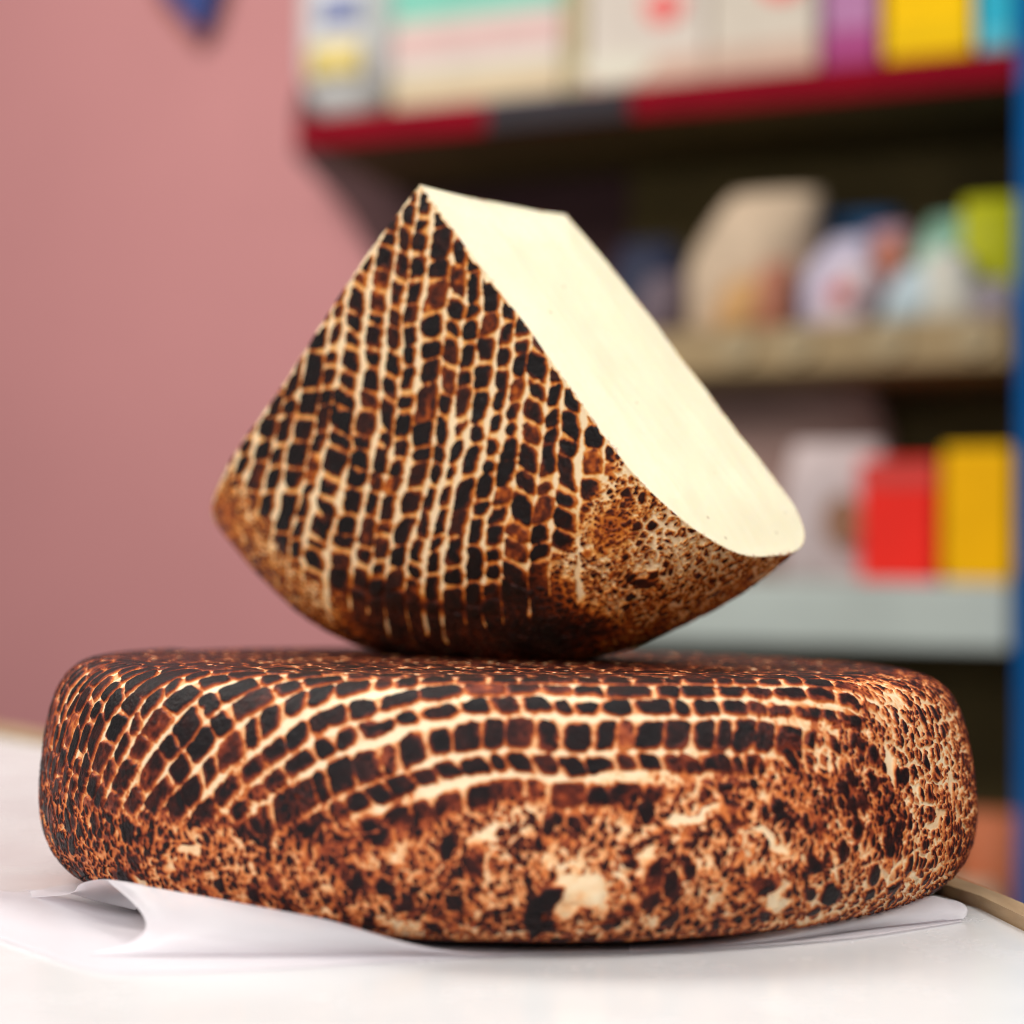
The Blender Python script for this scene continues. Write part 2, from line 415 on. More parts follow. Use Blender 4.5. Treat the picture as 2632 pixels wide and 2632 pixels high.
def build_wedge_rind():
    zm = np.argmax(wp[:, 0])
    s = np.concatenate([np.linspace(.0, .83, 420, endpoint=False), np.linspace(.83, wss[zm] + .20, 430, endpoint=False),
                        np.linspace(wss[zm] + .20, wss[-1], 90)])
    r = np.interp(s, wss, wp[:, 0]); z = np.interp(s, wss, wp[:, 1])
    a = np.linspace(-HALF - .02, HALF, 1040)
    A, R_ = np.meshgrid(a, r, indexing='ij'); _, Z_ = np.meshgrid(a, z, indexing='ij'); _, SS = np.meshgrid(a, s, indexing='ij')
    P, L = wedge_world(A, R_, Z_)
    # flat-face pattern coordinates (x right, d down), continued over the shoulder
    rho = np.minimum(SS, 1.5)
    x = rho * np.sin(A); d = rho * np.cos(A)
    u = x * (1.14 - .24 * d) + .07 * d + .11 * d * d
    u = u + .012 * fbm(L, 3.2, 81, 2) + .009 * fbm(L, 10, 82, 2) + .003 * fbm(L, 26, 79, 1)
    v = d + .010 * fbm(L, 5, 83, 2) - .10 * x
    T1, c1, d1 = weave(u, v, L, 31, pitch=.0585, rowp=.0545, w1=.0042, w2=.0021, narrow=.04)
    T2, c2 = speckle(A * 1.04, SS, L, 90, a1=.030, a2=.017, net=.62, asp=.52)
    T2 = T2 - .07 - .07 * sstep(-8, -20, np.degrees(A)) - .13 * sstep(18, 30, np.degrees(A)) * sstep(1.0, .6, T2)
    lim = np.interp(np.degrees(A), [-42, -36, -28, -18, -5, 8, 18, 28, 36, 42], [.80, .815, .835, .87, .90, .915, .90, .845, .80, .775])
    blend = sstep(.025, -.025, SS / 1.0 - lim * 1.04 + .040 * fbm(L, 8, 84, 3))
    T = T2 * (1 - blend) + T1 * blend
    cm = .5 * c2 * (1 - blend) + c1 * blend
    # burnt band over the shoulder in the middle, spreading to the right
    dg = np.degrees(A)
    burn = sstep(-22, -8, dg) * sstep(30, 16, dg) * sstep(.885, .93, SS + .05 * fbm(L, 7, 85, 3)) * sstep(1.20, 1.10, SS + .06 * fbm(L, 7, 86, 2))
    T = T * (1 - .80 * burn) + burn * (.66 + .16 * fbm(L, 9, 87, 3) + .10 * fbm(L, 40, 88, 2))
    b2 = sstep(26, 31, dg + 4 * fbm(L, 9, 89, 2)) * sstep(40.0, 36, dg) * np.exp(-((SS - .90) / .05) ** 2)
    T = T * (1 - .6 * b2) + b2 * .6 * (.54 + .2 * fbm(L, 30, 91, 2))
    # brown left corner
    b3 = sstep(-33, -39, dg + 3 * fbm(L, 9, 92, 2)) * sstep(.86, .93, SS) * sstep(1.2, 1.08, SS)
    T = T * (1 - .55 * b3) + b3 * .55 * (.50 + .2 * fbm(L, 22, 93, 2))
    # pale drips: the long lines of the weave run on over the shoulder, each to its own length
    reach = lim * 1.04 + (.02 + .15 * weave.ext ** 1.6) * sstep(-40, -20, dg) * sstep(38, 25, dg)
    m = np.clip(weave.line * 1.0 + sstep(.004, .0, np.abs(weave.line - 1)) * 0, 0, 1) * sstep(.01, -.01, SS - reach) * (1 - blend)
    T = T * (1 - m) + m * (.05 + .05 * fbm(L, 40, 96, 1)); cm = cm * (1 - m)
    # paler belly toward the right side of the rind, yellower net to the left
    T = T - .05 * sstep(24, 36, dg) * (1 - blend) * sstep(.95, 1.0, SS)
    # toasted edge spots along the cut
    # cut edge: paste smeared over the rind in a ragged line, and round the tip
    de = np.minimum(HALF - A, A + HALF + .02) * R_ + .011 * fbm(L, 24, 111, 2) + .006 * fbm(L, 80, 112, 2)
    T = T * sstep(.0005, .0065, de) * sstep(.004, .030, SS + .02 * fbm(L, 20, 113, 2))
    T = np.clip(T, 0, 1)
    N = normals_of(P, False)
    if N[500, 200, 1] > 0: N = -N
    edge = np.minimum(sstep(0, .012, np.minimum(HALF - A, A + HALF + .02) * R_), sstep(0, .02, SS))
    edge = edge * sstep(0, .02, wss[-1] - SS)
    disp = (.0058 * (cm - .45) + .0010 * fbm(L, 60, 97, 2) * (.3 + T) - .0035 * sstep(.35, .1, T) * (1 - blend)) * (.35 + .65 * edge)
    cre = np.abs(fbm(np.stack([A * 1.3, SS * 3.4, 0 * A], -1), 9, 98, 2))
    disp = disp - .005 * (1 - sstep(0, .10, cre)) * (1 - blend) * sstep(.98, 1.05, SS) * edge
    P = P + N * disp[..., None]
    print('WEDGE minz', float((P.reshape(-1, 3) @ RM[2] + T0[2]).min()), 'wheel top .457')
    return grid_mesh('rind', P * S, attrs={'toast': T})

def build_cut(sign):
    nz, ne = 260, 420
    t = np.linspace(0, 1, nz); z = WT * (.5 - .5 * np.cos(np.pi * t)) * .999 + .0002
    half = np.argmax(wp[:, 0])
    fr = np.maximum.accumulate(wp[:half + 1, 1]); fz = wp[:half + 1, 0]
    bk = wp[half:, :]
    # farthest radius of the section at each depth
    rmax = np.where(z <= wp[half, 1], np.interp(z, fr + np.arange(len(fr)) * 1e-9, fz), np.interp(z, np.maximum.accumulate(bk[:, 1]) + np.arange(len(bk)) * 1e-9, bk[:, 0]))
    e = np.linspace(0, 1, ne) ** .9
    Z_, E = np.meshgrid(z, e, indexing='ij'); Rm_, _ = np.meshgrid(rmax, e, indexing='ij')
    R_ = Rm_ * E
    ang = HALF if sign > 0 else -HALF - .02
    P, L = wedge_world(np.full_like(R_, ang), R_, Z_)
    nrm = np.array([math.cos(HALF) * sign, 0, math.sin(HALF)])
    dz = np.minimum(Z_, WT - Z_); dr = Rm_ - R_
    dd = np.minimum(np.minimum(dz, dr), R_ + .0)
    bul = .014 * sstep(-.02, .16, dd) - .0016
    knife = .0010 * fbm(np.stack([L[..., 1] * 3.2, R_ * .25, 0 * R_], -1), 9, 101 + sign, 3) + .0005 * fbm(L, 30, 103, 2) + .003 * fbm(L, 5, 104, 2)
    P = P + (nrm * (bul + knife * sstep(0, .03, dd))[..., None]).astype(np.float32)
    return grid_mesh('cut_face', P * S, attrs={'rim': dd})

def paste_mat():
    m, nt, b, out = newmat('cheese_paste')
    tc = nt.nodes.new('ShaderNodeTexCoord')
    at = nt.nodes.new('ShaderNodeAttribute'); at.attribute_name = 'rim'
    mp = nt.nodes.new('ShaderNodeMapping'); nt.links.new(tc.outputs['Object'], mp.inputs[0])
    mp.inputs['Scale'].default_value = (1, 6, 1)
    n = noise_node(nt, 14, 5, .6, mp.outputs[0])
    c = ramp(nt, n.outputs[0], [(.30, (.84, .76, .53)), (.55, (.865, .79, .57)), (.75, (.875, .805, .595))])
    # fine tan streaks and tiny dark specks
    n2 = noise_node(nt, 30, 6, .7, mp.outputs[0], .6)
    st = ramp(nt, n2.outputs[0], [(.66, (0, 0, 0)), (.76, (1, 1, 1))])
    mix = nt.nodes.new('ShaderNodeMix'); mix.data_type = 'RGBA'
    nt.links.new(math_node(nt, 'MULTIPLY', st, .38), mix.inputs[0]); nt.links.new(c, mix.inputs[6]); mix.inputs[7].default_value = (.80, .60, .33, 1)
    vo = nt.nodes.new('ShaderNodeTexVoronoi'); vo.inputs['Scale'].default_value = 210; nt.links.new(tc.outputs['Object'], vo.inputs['Vector'])
    wn = nt.nodes.new('ShaderNodeSeparateColor'); nt.links.new(vo.outputs['Color'], wn.inputs[0])
    sp = math_node(nt, 'MULTIPLY', math_node(nt, 'LESS_THAN', vo.outputs['Distance'], .13), math_node(nt, 'GREATER_THAN', wn.outputs[0], .965))
    mix2 = nt.nodes.new('ShaderNodeMix'); mix2.data_type = 'RGBA'
    nt.links.new(math_node(nt, 'MULTIPLY', sp, .5), mix2.inputs[0]); nt.links.new(mix.outputs[2], mix2.inputs[6]); mix2.inputs[7].default_value = (.33, .22, .10, 1)
    # reddish brown crumbs dragged along the rind edge
    n3 = noise_node(nt, 420, 4, .7, tc.outputs['Object'])
    n4 = noise_node(nt, 60, 2, .5, tc.outputs['Object'])
    near = ramp(nt, at.outputs['Fac'], [(0, (.22,) * 3), (.018, (.10,) * 3), (.06, (.0,) * 3)])
    cr = math_node(nt, 'GREATER_THAN', math_node(nt, 'ADD', near, math_node(nt, 'ADD', math_node(nt, 'MULTIPLY', n3.outputs[0], .6), math_node(nt, 'MULTIPLY', n4.outputs[0], .4))), .755)
    mix3 = nt.nodes.new('ShaderNodeMix'); mix3.data_type = 'RGBA'
    nt.links.new(math_node(nt, 'MULTIPLY', cr, .75), mix3.inputs[0]); nt.links.new(mix2.outputs[2], mix3.inputs[6]); mix3.inputs[7].default_value = (.42, .13, .06, 1)
    nt.links.new(mix3.outputs[2], b.inputs['Base Color'])
    b.inputs['Roughness'].default_value = .52; b.inputs['Specular IOR Level'].default_value = .4
    b.inputs['Subsurface Weight'].default_value = .35
    b.inputs['Subsurface Radius'].default_value = (.006, .0045, .002); b.inputs['Subsurface Scale'].default_value = .6
    bp = nt.nodes.new('ShaderNodeBump'); bp.inputs['Strength'].default_value = .18; bp.inputs['Distance'].default_value = .0005
    nb = noise_node(nt, 180, 6, .7, mp.outputs[0]); nt.links.new(nb.outputs[0], bp.inputs['Height']); nt.links.new(bp.outputs[0], b.inputs['Normal'])
    return m

wedge = empty('cheese_wedge', (0, 0, 0))
tag(wedge, 'quarter wedge of toasted-rind cheese with creamy cut side, balanced on the whole wheel', 'cheese wedge')
M = Matrix.Identity(4)
for i in range(3):
    for j in range(3): M[i][j] = RM[i, j]
    M[i][3] = T0[i] * S
M[2][3] += .0012
wedge.matrix_world = M
link('rind', build_wedge_rind(), rind_mat('toasted_wedge_rind', RIND), wedge)
pm = paste_mat()
link('cut_face', build_cut(1), pm, wedge)
link('cut_face', build_cut(-1), pm, wedge)

# ------------------------------------------------------------------ counter
def prism(name, poly, z0, z1, mat, parent=None, bevel=0.0):
    import bmesh
    bm = bmesh.new()
    vb = [bm.verts.new((x, y, z0)) for x, y in poly]
    f = bm.faces.new(vb)
    r = bmesh.ops.extrude_face_region(bm, geom=[f])
    for v in r['geom']:
        if isinstance(v, bmesh.types.BMVert): v.co.z = z1
    bmesh.ops.recalc_face_normals(bm, faces=bm.faces)
    if bevel: bmesh.ops.bevel(bm, geom=list(bm.edges), offset=bevel, segments=3, affect='EDGES', profile=.5)
    me = bpy.data.meshes.new(name); bm.to_mesh(me); bm.free()
    return link(name, me, mat, parent)

def laminate_mat():
    m, nt, b, out = newmat('white_laminate')
    tc = nt.nodes.new('ShaderNodeTexCoord')
    n = noise_node(nt, 6, 4, .55, tc.outputs['Object'])
    c = ramp(nt, n.outputs[0], [(.3, (.655, .66, .665)), (.7, (.705, .71, .715))])
    nt.links.new(c, b.inputs['Base Color'])
    n2 = noise_node(nt, 40, 5, .6, tc.outputs['Object'])
    nt.links.new(ramp(nt, n2.outputs[0], [(.3, (.20,) * 3), (.7, (.30,) * 3)]), b.inputs['Roughness'])
    b.inputs['Specular IOR Level'].default_value = .5
    bp = nt.nodes.new('ShaderNodeBump'); bp.inputs['Strength'].default_value = .08; bp.inputs['Distance'].default_value = .0006
    n3 = noise_node(nt, 90, 3, .5, tc.outputs['Object']); nt.links.new(n3.outputs[0], bp.inputs['Height']); nt.links.new(bp.outputs[0], b.inputs['Normal'])
    return m

def wood_mat(name, c1, c2):
    m, nt, b, out = newmat(name)
    tc = nt.nodes.new('ShaderNodeTexCoord')
    mp = nt.nodes.new('ShaderNodeMapping'); nt.links.new(tc.outputs['Object'], mp.inputs[0]); mp.inputs['Scale'].default_value = (1, .12, 1)
    n = noise_node(nt, 130, 6, .65, mp.outputs[0], .6)
    nt.links.new(ramp(nt, n.outputs[0], [(.3, c1), (.7, c2)]), b.inputs['Base Color'])
    b.inputs['Roughness'].default_value = .5
    bp = nt.nodes.new('ShaderNodeBump'); bp.inputs['Strength'].default_value = .3; bp.inputs['Distance'].default_value = .0008
    nt.links.new(n.outputs[0], bp.inputs['Height']); nt.links.new(bp.outputs[0], b.inputs['Normal'])
    return m

counter = empty('counter', (0, 0, -.03))
tag(counter, 'white laminate counter top with brown wooden edging under the cheese', 'counter')
white_poly = [(-1.1, 1.46), (-.2874, .4646), (-.25, .4182), (.1180, .0), (.1320, -.052), (.1351, -.0859), (.17, -.50), (-1.1, -.50)]
top = prism('worktop', [(x, y) for x, y in white_poly], .006, .03, laminate_mat(), counter)
edge_out = [(-1.1, 1.50), (-.2800, .4890), (-.2425, .4350), (.1300, .004), (.1378, -.036), (.1440, -.085), (.18, -.50)]
edge_in = [(.1705, -.50), (.1356, -.0858), (.1325, -.0519), (.1185, .0003), (-.2496, .4186), (-.2870, .4650), (-1.1, 1.4605)]
prism('wooden_edge', edge_out + edge_in, .004, .0335, wood_mat('oiled_wood', (.30, .19, .095), (.46, .32, .18)), counter)
prism('base_board', [(x * .98, y * .98) for x, y in white_poly], -.002, .0045, wood_mat('board', (.2, .12, .06), (.3, .2, .1)), counter)

# ------------------------------------------------------------------ wax paper under the wheel
def poly_interp(pts, n):
    p = np.array(pts, float)
    o, s = (smooth_profile(p[:, :2])[0], None) if False else (None, None)
    q = np.vstack([2 * p[0] - p[1], p, 2 * p[-1] - p[-2]]); out = []
    for k in range(1, len(q) - 2):
        t = np.linspace(0, 1, 20, endpoint=False)[:, None]
        a, b, c, d = q[k - 1], q[k], q[k + 1], q[k + 2]
        out.append(.5 * ((2 * b) + (-a + c) * t + (2 * a - 5 * b + 4 * c - d) * t ** 2 + (-a + 3 * b - 3 * c + d) * t ** 3))
    out = np.vstack(out + [q[-2][None]])
    s = np.concatenate([[0], np.cumsum(np.linalg.norm(np.diff(out, axis=0), axis=1))])
    ti = np.linspace(0, s[-1], n)
    return np.stack([np.interp(ti, s, out[:, k]) for k in range(3)], -1)

def merge_grids(name, grids):
    co = []; fa = []; base = 0
    for V in grids:
        n, m, _ = V.shape
        co.append(V.reshape(-1, 3))
        for i in range(n - 1):
            for j in range(m - 1):
                a = base + i * m + j
                fa.append((a, a + m, a + m + 1, a + 1))
        base += n * m
    me = bpy.data.meshes.new(name)
    me.from_pydata(np.vstack(co).tolist(), [], fa)
    for p in me.polygons: p.use_smooth = True
    return me

def wrinkle(V, amp, freq, seed):
    V = V.copy(); V[..., 2] += amp * (fbm(V / S, freq, seed, 3))
    return V

def lerp(a, b, t): return a * (1 - t) + b * t

Z0 = .00025
n = 120
# base sheet lying on the counter
front = poly_interp([(-.150, -.090, Z0), (-.1347, -.1035, Z0), (-.1219, -.1204, Z0), (-.108, -.1365, Z0), (-.0953, -.1500, Z0), (-.0840, -.1560, Z0), (-.0596, -.1520, Z0),
                     (-.0269, -.1400, Z0), (.0059, -.1290, Z0), (.0445, -.1215, Z0), (.0857, -.1035, Z0), (.1215, -.0760, Z0)], n)
back = poly_interp([(-.175, -.040, Z0), (-.150, -.0445, Z0), (-.135, -.050, Z0), (-.120, -.030, Z0), (-.06, .03, Z0), (.03, .05, Z0), (.09, .01, Z0), (.1235, -.050, Z0)], n)
t = np.linspace(0, 1, 50)[None, :, None]
base = front[:, None, :] * (1 - t) + back[:, None, :] * t
ed = np.linspace(0, 1, 50)[None, :]
base[..., 2] += .0003 * (1 - sstep(0, .16, ed)) * (1 + .5 * np.sin(np.linspace(0, 9, n)))[:, None]
base[:, :, 2] += .0028 * sstep(.30, 0, np.linspace(0, 1, n))[:, None] * np.sin(np.pi * np.clip(ed, 0, 1)) ** 2
base = wrinkle(base, .0002, 5, 7)
# front wall of the rolled lip on the left (mouth at the left, closing to a crease toward the middle)
foot = poly_interp([(-.0973, -.1363, .0005), (-.0846, -.1368, .0005), (-.0561, -.1350, .0005), (-.0262, -.1330, .0005), (-.0068, -.1330, .0005), (.0047, -.1325, .0005)], n)
mid = poly_interp([(-.0917, -.1265, .0050), (-.080, -.1295, .0060), (-.0560, -.1330, .0062), (-.0280, -.1345, .0044), (-.0066, -.1348, .0020), (.0047, -.1335, .0014)], n)
crest = poly_interp([(-.1010, -.1010, .0121), (-.0927, -.1085, .0124), (-.0707, -.122, .0114), (-.0443, -.130, .0086), (-.0191, -.1335, .0050), (.0047, -.1335, .0018)], n)
tt = np.linspace(0, 1, 40)
W = np.zeros((n, 40, 3))
for k, u in enumerate(tt):
    W[:, k] = foot * (1 - u) * (1 - 2 * u) + mid * 4 * u * (1 - u) + crest * u * (2 * u - 1)
W = wrinkle(W, .00035, 4, 8)
tp = sstep(1.0, .55, np.linspace(0, 1, n))[:, None]
W[..., 2] = .0007 + (W[..., 2] - .0007) * tp
W[..., 1] = np.where(np.arange(n)[:, None] > 0, W[..., 1] + .0035 * (1 - tp), W[..., 1])
# the lip's mouth edge bows inward
bow = (np.sin(np.pi * tt) ** 1.2)[None, :] * np.exp(-np.linspace(0, 6, n))[:, None]
W[..., 0] += .006 * bow
# back wall seen through the mouth
bc = poly_interp([(-.1290, -.066, .0012), (-.1141, -.085, .0056), (-.1085, -.095, .0100), (-.1010, -.101, .0121), (-.0900, -.1085, .0122)], 60)
bf = poly_interp([(-.1348, -.0560, .0016), (-.1270, -.060, .0022), (-.1183, -.0665, .0026), (-.1100, -.0750, .0024), (-.0960, -.0880, .0022)], 60)
B = np.stack([bc * (1 - u) + bf * u + np.array([0, .004, 0]) * math.sin(math.pi * u) for u in np.linspace(0, 1, 20)], 1)
# curled lip on the right
rf = poly_interp([(.030, -.1290, .001), (.0663, -.1110, .001), (.0943, -.0905, .001), (.1146, -.0778, .001), (.1217, -.0734, .001)], n)
rm_ = poly_interp([(.030, -.1298, .0016), (.0663, -.1120, .0024), (.0950, -.0905, .0034), (.1155, -.0740, .0040), (.1245, -.0690, .0040)], n)
rc = poly_interp([(.030, -.1285, .0022), (.0653, -.1100, .0036), (.0949, -.0860, .0046), (.1150, -.0650, .0052), (.1228, -.0600, .0048)], n)
rb = poly_interp([(.030, -.120, .0010), (.0600, -.100, .001), (.0880, -.076, .0014), (.1050, -.058, .0018), (.1120, -.052, .0020)], n)
V = []
for u in np.linspace(0, 1, 24): V.append(rf * (1 - u) * (1 - 2 * u) + rm_ * 4 * u * (1 - u) + rc * u * (2 * u - 1))
for u in np.linspace(0, 1, 12)[1:]: V.append(lerp(rc, rb, u) + np.array([0, 0, .0006]) * math.sin(math.pi * u))
Rl = np.stack(V, 1)
kx = sstep(.93, 1.0, np.linspace(0, 1, n))[:, None]
tp = sstep(0, .55, np.linspace(0, 1, n))[:, None]
Rl[..., 2] = .0008 + (np.maximum(Rl[..., 2] - .0012 * kx, .0008) - .0008) * tp
Rl[..., 1] += .004 * (1 - tp)
Rl = wrinkle(Rl, .0002, 5, 9)

def paper_mat():
    m = bpy.data.materials.new('wax_paper'); m.use_nodes = True; nt = m.node_tree
    for q in list(nt.nodes): nt.nodes.remove(q)
    out = nt.nodes.new('ShaderNodeOutputMaterial')
    b = nt.nodes.new('ShaderNodeBsdfPrincipled'); tr = nt.nodes.new('ShaderNodeBsdfTranslucent'); mx = nt.nodes.new('ShaderNodeMixShader')
    tc = nt.nodes.new('ShaderNodeTexCoord')
    nn = noise_node(nt, 60, 5, .6, tc.outputs['Object'])
    nt.links.new(ramp(nt, nn.outputs[0], [(.3, (.94, .93, .95)), (.7, (.95, .945, .96))]), b.inputs['Base Color'])
    b.inputs['Roughness'].default_value = .32; b.inputs['Specular IOR Level'].default_value = .5
    tr.inputs['Color'].default_value = (.95, .89, .94, 1)
    mx.inputs[0].default_value = .45
    tp_ = nt.nodes.new('ShaderNodeBsdfTransparent'); mx2 = nt.nodes.new('ShaderNodeMixShader'); mx2.inputs[0].default_value = .45
    bp = nt.nodes.new('ShaderNodeBump'); bp.inputs['Strength'].default_value = .3; bp.inputs['Distance'].default_value = .0005
    n2 = noise_node(nt, 120, 4, .6, tc.outputs['Object'], 1.5)
    nt.links.new(n2.outputs[0], bp.inputs['Height']); nt.links.new(bp.outputs[0], b.inputs['Normal'])
    nt.links.new(b.outputs[0], mx.inputs[1]); nt.links.new(tr.outputs[0], mx.inputs[2]); nt.links.new(mx.outputs[0], mx2.inputs[1]); nt.links.new(tp_.outputs[0], mx2.inputs[2]); nt.links.new(mx2.outputs[0], out.inputs[0])
    return m

paper = link('wax_paper', merge_grids('wax_paper', [base, W, B, Rl]), paper_mat())
sm = paper.modifiers.new('thickness', 'SOLIDIFY'); sm.thickness = .00005; sm.offset = 0
tag(paper, 'white wax paper sheet with curled edges lying under the cheese wheel', 'paper')

# ------------------------------------------------------------------ shelf unit behind
ANG = math.atan2(-.38850046, .92144853)
BK = 1.8
SH = (-.4418, 3.0014, -.0686)
def bbox(name, x0, x1, y0, y1, z0, z1, mat, parent, bev=.003, seg=2, taper=0):
    import bmesh
    bm = bmesh.new()
    bmesh.ops.create_cube(bm, size=1)
    for v in bm.verts:
        v.co.x = x0 + (v.co.x + .5) * (x1 - x0); v.co.y = y0 + (v.co.y + .5) * (y1 - y0); v.co.z = z0 + (v.co.z + .5) * (z1 - z0)
    if bev: bmesh.ops.bevel(bm, geom=list(bm.edges), offset=bev, segments=seg, affect='EDGES', profile=.5)
    me = bpy.data.meshes.new(name); bm.to_mesh(me); bm.free()
    for p in me.polygons: p.use_smooth = False
    return link(name, me, mat, parent)

red = plain('red_paint', (.21, .0008, .010), .7, .1, spec=.06)
dkwood = plain('dark_board', (.115, .080, .026), .7, .15, spec=.2)
shadepan = plain('shade_mauve', (.075, .034, .036), .7, .1, spec=.2)
tanb = plain('tan_board', (.30, .20, .085), .55, .1)
greyb = plain('grey_board', (.46, .51, .48), .5, .08)
bluep = plain('blue_paint', (.001, .11, .36), .7, .1, spec=.05)
tagm = plain('grey_ticket', (.035, .032, .038), .7, .1, spec=.1)
pink = plain('pink_wall', (.61, .262, .268), .75, .03, 3)

def side_poly(name, poly, y0, y1, mat, parent):
    o = prism(name, poly, 0, y1 - y0, mat, parent)
    # prism is built in xy/z -> turn it upright: (x, z) polygon, thickness along y
    me = o.data
    for v in me.vertices:
        x, zz, t_ = v.co; v.co = (x, y1 - t_, zz)
    return o
unit = empty('shelf_unit', SH, ANG); unit.scale = (BK,) * 3
tag(unit, 'tall shop shelf unit with red top board, tan and grey boards and blue end post', 'shelf')
bbox('top_shelf', .002, .772, .006, .245, .578, .6065, dkwood, unit)
bbox('red_edging', 0, .776, -.003, .0055, .573, .607, red, unit)
pt = bbox('price_holder', .232, .391, -.007, -.0035, .574, .6045, tagm, unit, .001)
bbox('middle_shelf', .30, .770, .005, .245, .308, .354, tanb, unit)
bbox('lower_shelf', .30, .770, .005, .245, .040, .103, greyb, unit)
for x_ in (.505, .565, .655, .735):
    dz_ = [(x_ + .017 * math.cos(q), .335 + .017 * math.sin(q)) for q in np.linspace(0, 2 * np.pi, 24, endpoint=False)]
    side_poly('reflection_disc', dz_, -.001, .003, plain('reflection_tan', (.35, .26, .14), .6), unit)  # tan discs standing in for faint round reflections on the board edge
bbox('end_post', .779, .87, -.012, .28, -.75, 1.1, bluep, unit)
side_poly('shade_panel', [(-.150, .640), (-.075, .565), (-.035, .50), (.03, .33), (.10, .09), (.13, -.10), (.13, -.75), (.30, -.75), (.30, 1.1), (-.02, 1.1), (-.15, .70)], .257, .275, shadepan, unit)  # added dark slanted shape standing in for shade on the wall under the shelf
side_poly('back_panel', [(.302, -.75), (.775, -.75), (.775, 1.1), (.302, 1.1)], .257, .275, dkwood, unit)
bbox('foot_shelf', .30, .770, .005, .245, -.36, -.31, tanb, unit)

wall = tag(bbox('wall', -1.6, 1.6, .36, .40, -.9, 1.5, pink, None, 0), None, None, None, 'structure')
wall.location = SH; wall.scale = (BK,) * 3; wall.rotation_euler = (0, 0, ANG)

def item(name, label, cat, s, y, z, group=None):
    o = empty(name, (0, 0, 0))
    c, sn = math.cos(ANG), math.sin(ANG)
    o.location = (SH[0] + BK * (s * c - y * sn), SH[1] + BK * (s * sn + y * c), SH[2] + BK * z); o.scale = (BK,) * 3
    o.rotation_euler = (0, 0, ANG)
    return tag(o, label, cat, group)

def revolve(name, prof, mat, parent, sx=1, sy=1, n=48):
    a = np.linspace(0, 2 * np.pi, n, endpoint=False)
    p = np.array(prof)
    V = np.stack([np.cos(a)[:, None] * p[None, :, 0] * sx, np.sin(a)[:, None] * p[None, :, 0] * sy, np.ones((n, 1)) * p[None, :, 1]], -1)
    return link(name, grid_mesh(name, V, wrap=True), mat, parent)

def bag(name, mat, parent, w, h, d, lean=0., top=.55, seed=0, n=40, m=30):
    """soft pillow-shaped packet: width w, height h, depth d, leaning in x"""
    a = np.linspace(0, 2 * np.pi, n, endpoint=False); tz = np.linspace(0, 1, m)
    A, Tz = np.meshgrid(a, tz, indexing='ij')
    full = np.sin(np.pi * np.clip(Tz * .90 + .05, 0, 1)) ** .45
    wid = (w / 2) * (1 - (1 - top) * Tz ** 2.2) * (.80 + .20 * full)
    X = wid * np.sign(np.cos(A)) * np.abs(np.cos(A)) ** .7 + lean * Tz
    Y = (d / 2) * full * np.sin(A)
    P = np.stack([X, Y, h * Tz], -1)
    P = P + .006 * np.stack([fbm(P, 22, seed, 2), fbm(P, 22, seed + 1, 2), 0 * X], -1)
    c0 = np.repeat(P[:, :1].mean(0, keepdims=True), n, 0); c1 = np.repeat(P[:, -1:].mean(0, keepdims=True), n, 0)
    P = np.concatenate([c0, P, c1], 1)
    P[..., 2] = np.maximum(P[..., 2], 0)
    return link(name, grid_mesh(name, P, wrap=True), mat, parent)

ZT = .6075
g_top = 'groceries on the red top shelf'
# round tub of the far left
cream = plain('cream_plastic', (.62, .62, .62), .5, .12, 30)
t_ = item('jar', 'large pale grey round jar with blue and yellow label at left end of red shelf', 'jar', .040, .070, ZT, g_top)
revolve('body', [(0, 0), (.020, .0), (.040, .010), (.056, .032), (.0655, .065), (.0665, .11), (.0665, .20), (.05, .23), (.038, .24), (0, .24)], cream, t_)
revolve('lid', [(0, .241), (.042, .241), (.042, .27), (0, .272)], plain('blue_lid', (.05, .08, .25), .4), t_)
def wrap_label(name, mat, parent, r, z0, z1, a0, a1, n=24):
    a = np.radians(np.linspace(a0, a1, n)); zz = np.linspace(z0, z1, 6)
    V = np.stack([np.cos(a)[:, None] * r + 0 * zz, np.sin(a)[:, None] * r + 0 * zz, zz[None, :] + 0 * a[:, None]], -1)
    V2 = V.copy(); V2[..., 0] *= .985; V2[..., 1] *= .985
    me = grid_mesh(name, V); o = link(name, me, mat, parent)
    q = o.modifiers.new('thickness', 'SOLIDIFY'); q.thickness = .0006; q.offset = 1
    return o
wrap_label('front_label', plain('yellow_print', (.62, .48, .14), .5), t_, .0668, .045, .082, -120, -60)
wrap_label('front_label', plain('blue_print', (.16, .19, .36), .5), t_, .0672, .100, .136, -105, -62)

def carton(name, label, cat, s0, s1, h, depth, bands, z=ZT, y=.003, group=g_top, base=(.5, .45, .4), extra=()):
    """box whose printed bands are thin sleeves a hair proud of the card"""
    o = item(name, label, cat, (s0 + s1) / 2, y + depth / 2, z, group)
    w = (s1 - s0) / 2
    bbox('body', -w, w, -depth / 2, depth / 2, 0, h, plain(name + '_card', base, .65, .08, spec=.12), o, .003)
    for k, (za, zb, c) in enumerate(bands):
        bbox('printed_band', -w - .0006, w + .0006, -depth / 2 - .0006, depth / 2 + .0006, za, zb, plain(name + '_print', c, .65, .08, spec=.12), o, .0004, 1)
    for (x, zz, rx, rz, c) in extra:
        a = np.linspace(0, 2 * np.pi, 28, endpoint=False)
        poly = [(x + rx * math.cos(q) * (1 + .1 * math.sin(3 * q)), zz + rz * math.sin(q)) for q in a]
        side_poly('printed_patch', poly, -depth / 2 - .0018, -depth / 2 - .0008, plain(name + '_patch', c, .5, .05), o)
    return o
carton('carton', 'wide white carton with teal top band and cream foot beside the grey jar', 'box', .116, .313, .21, .12,
       [(0.004, .034, (.58, .46, .30)), (.096, .200, (.20, .52, .42)), (.052, .085, (.62, .42, .40))], base=(.60, .56, .50))
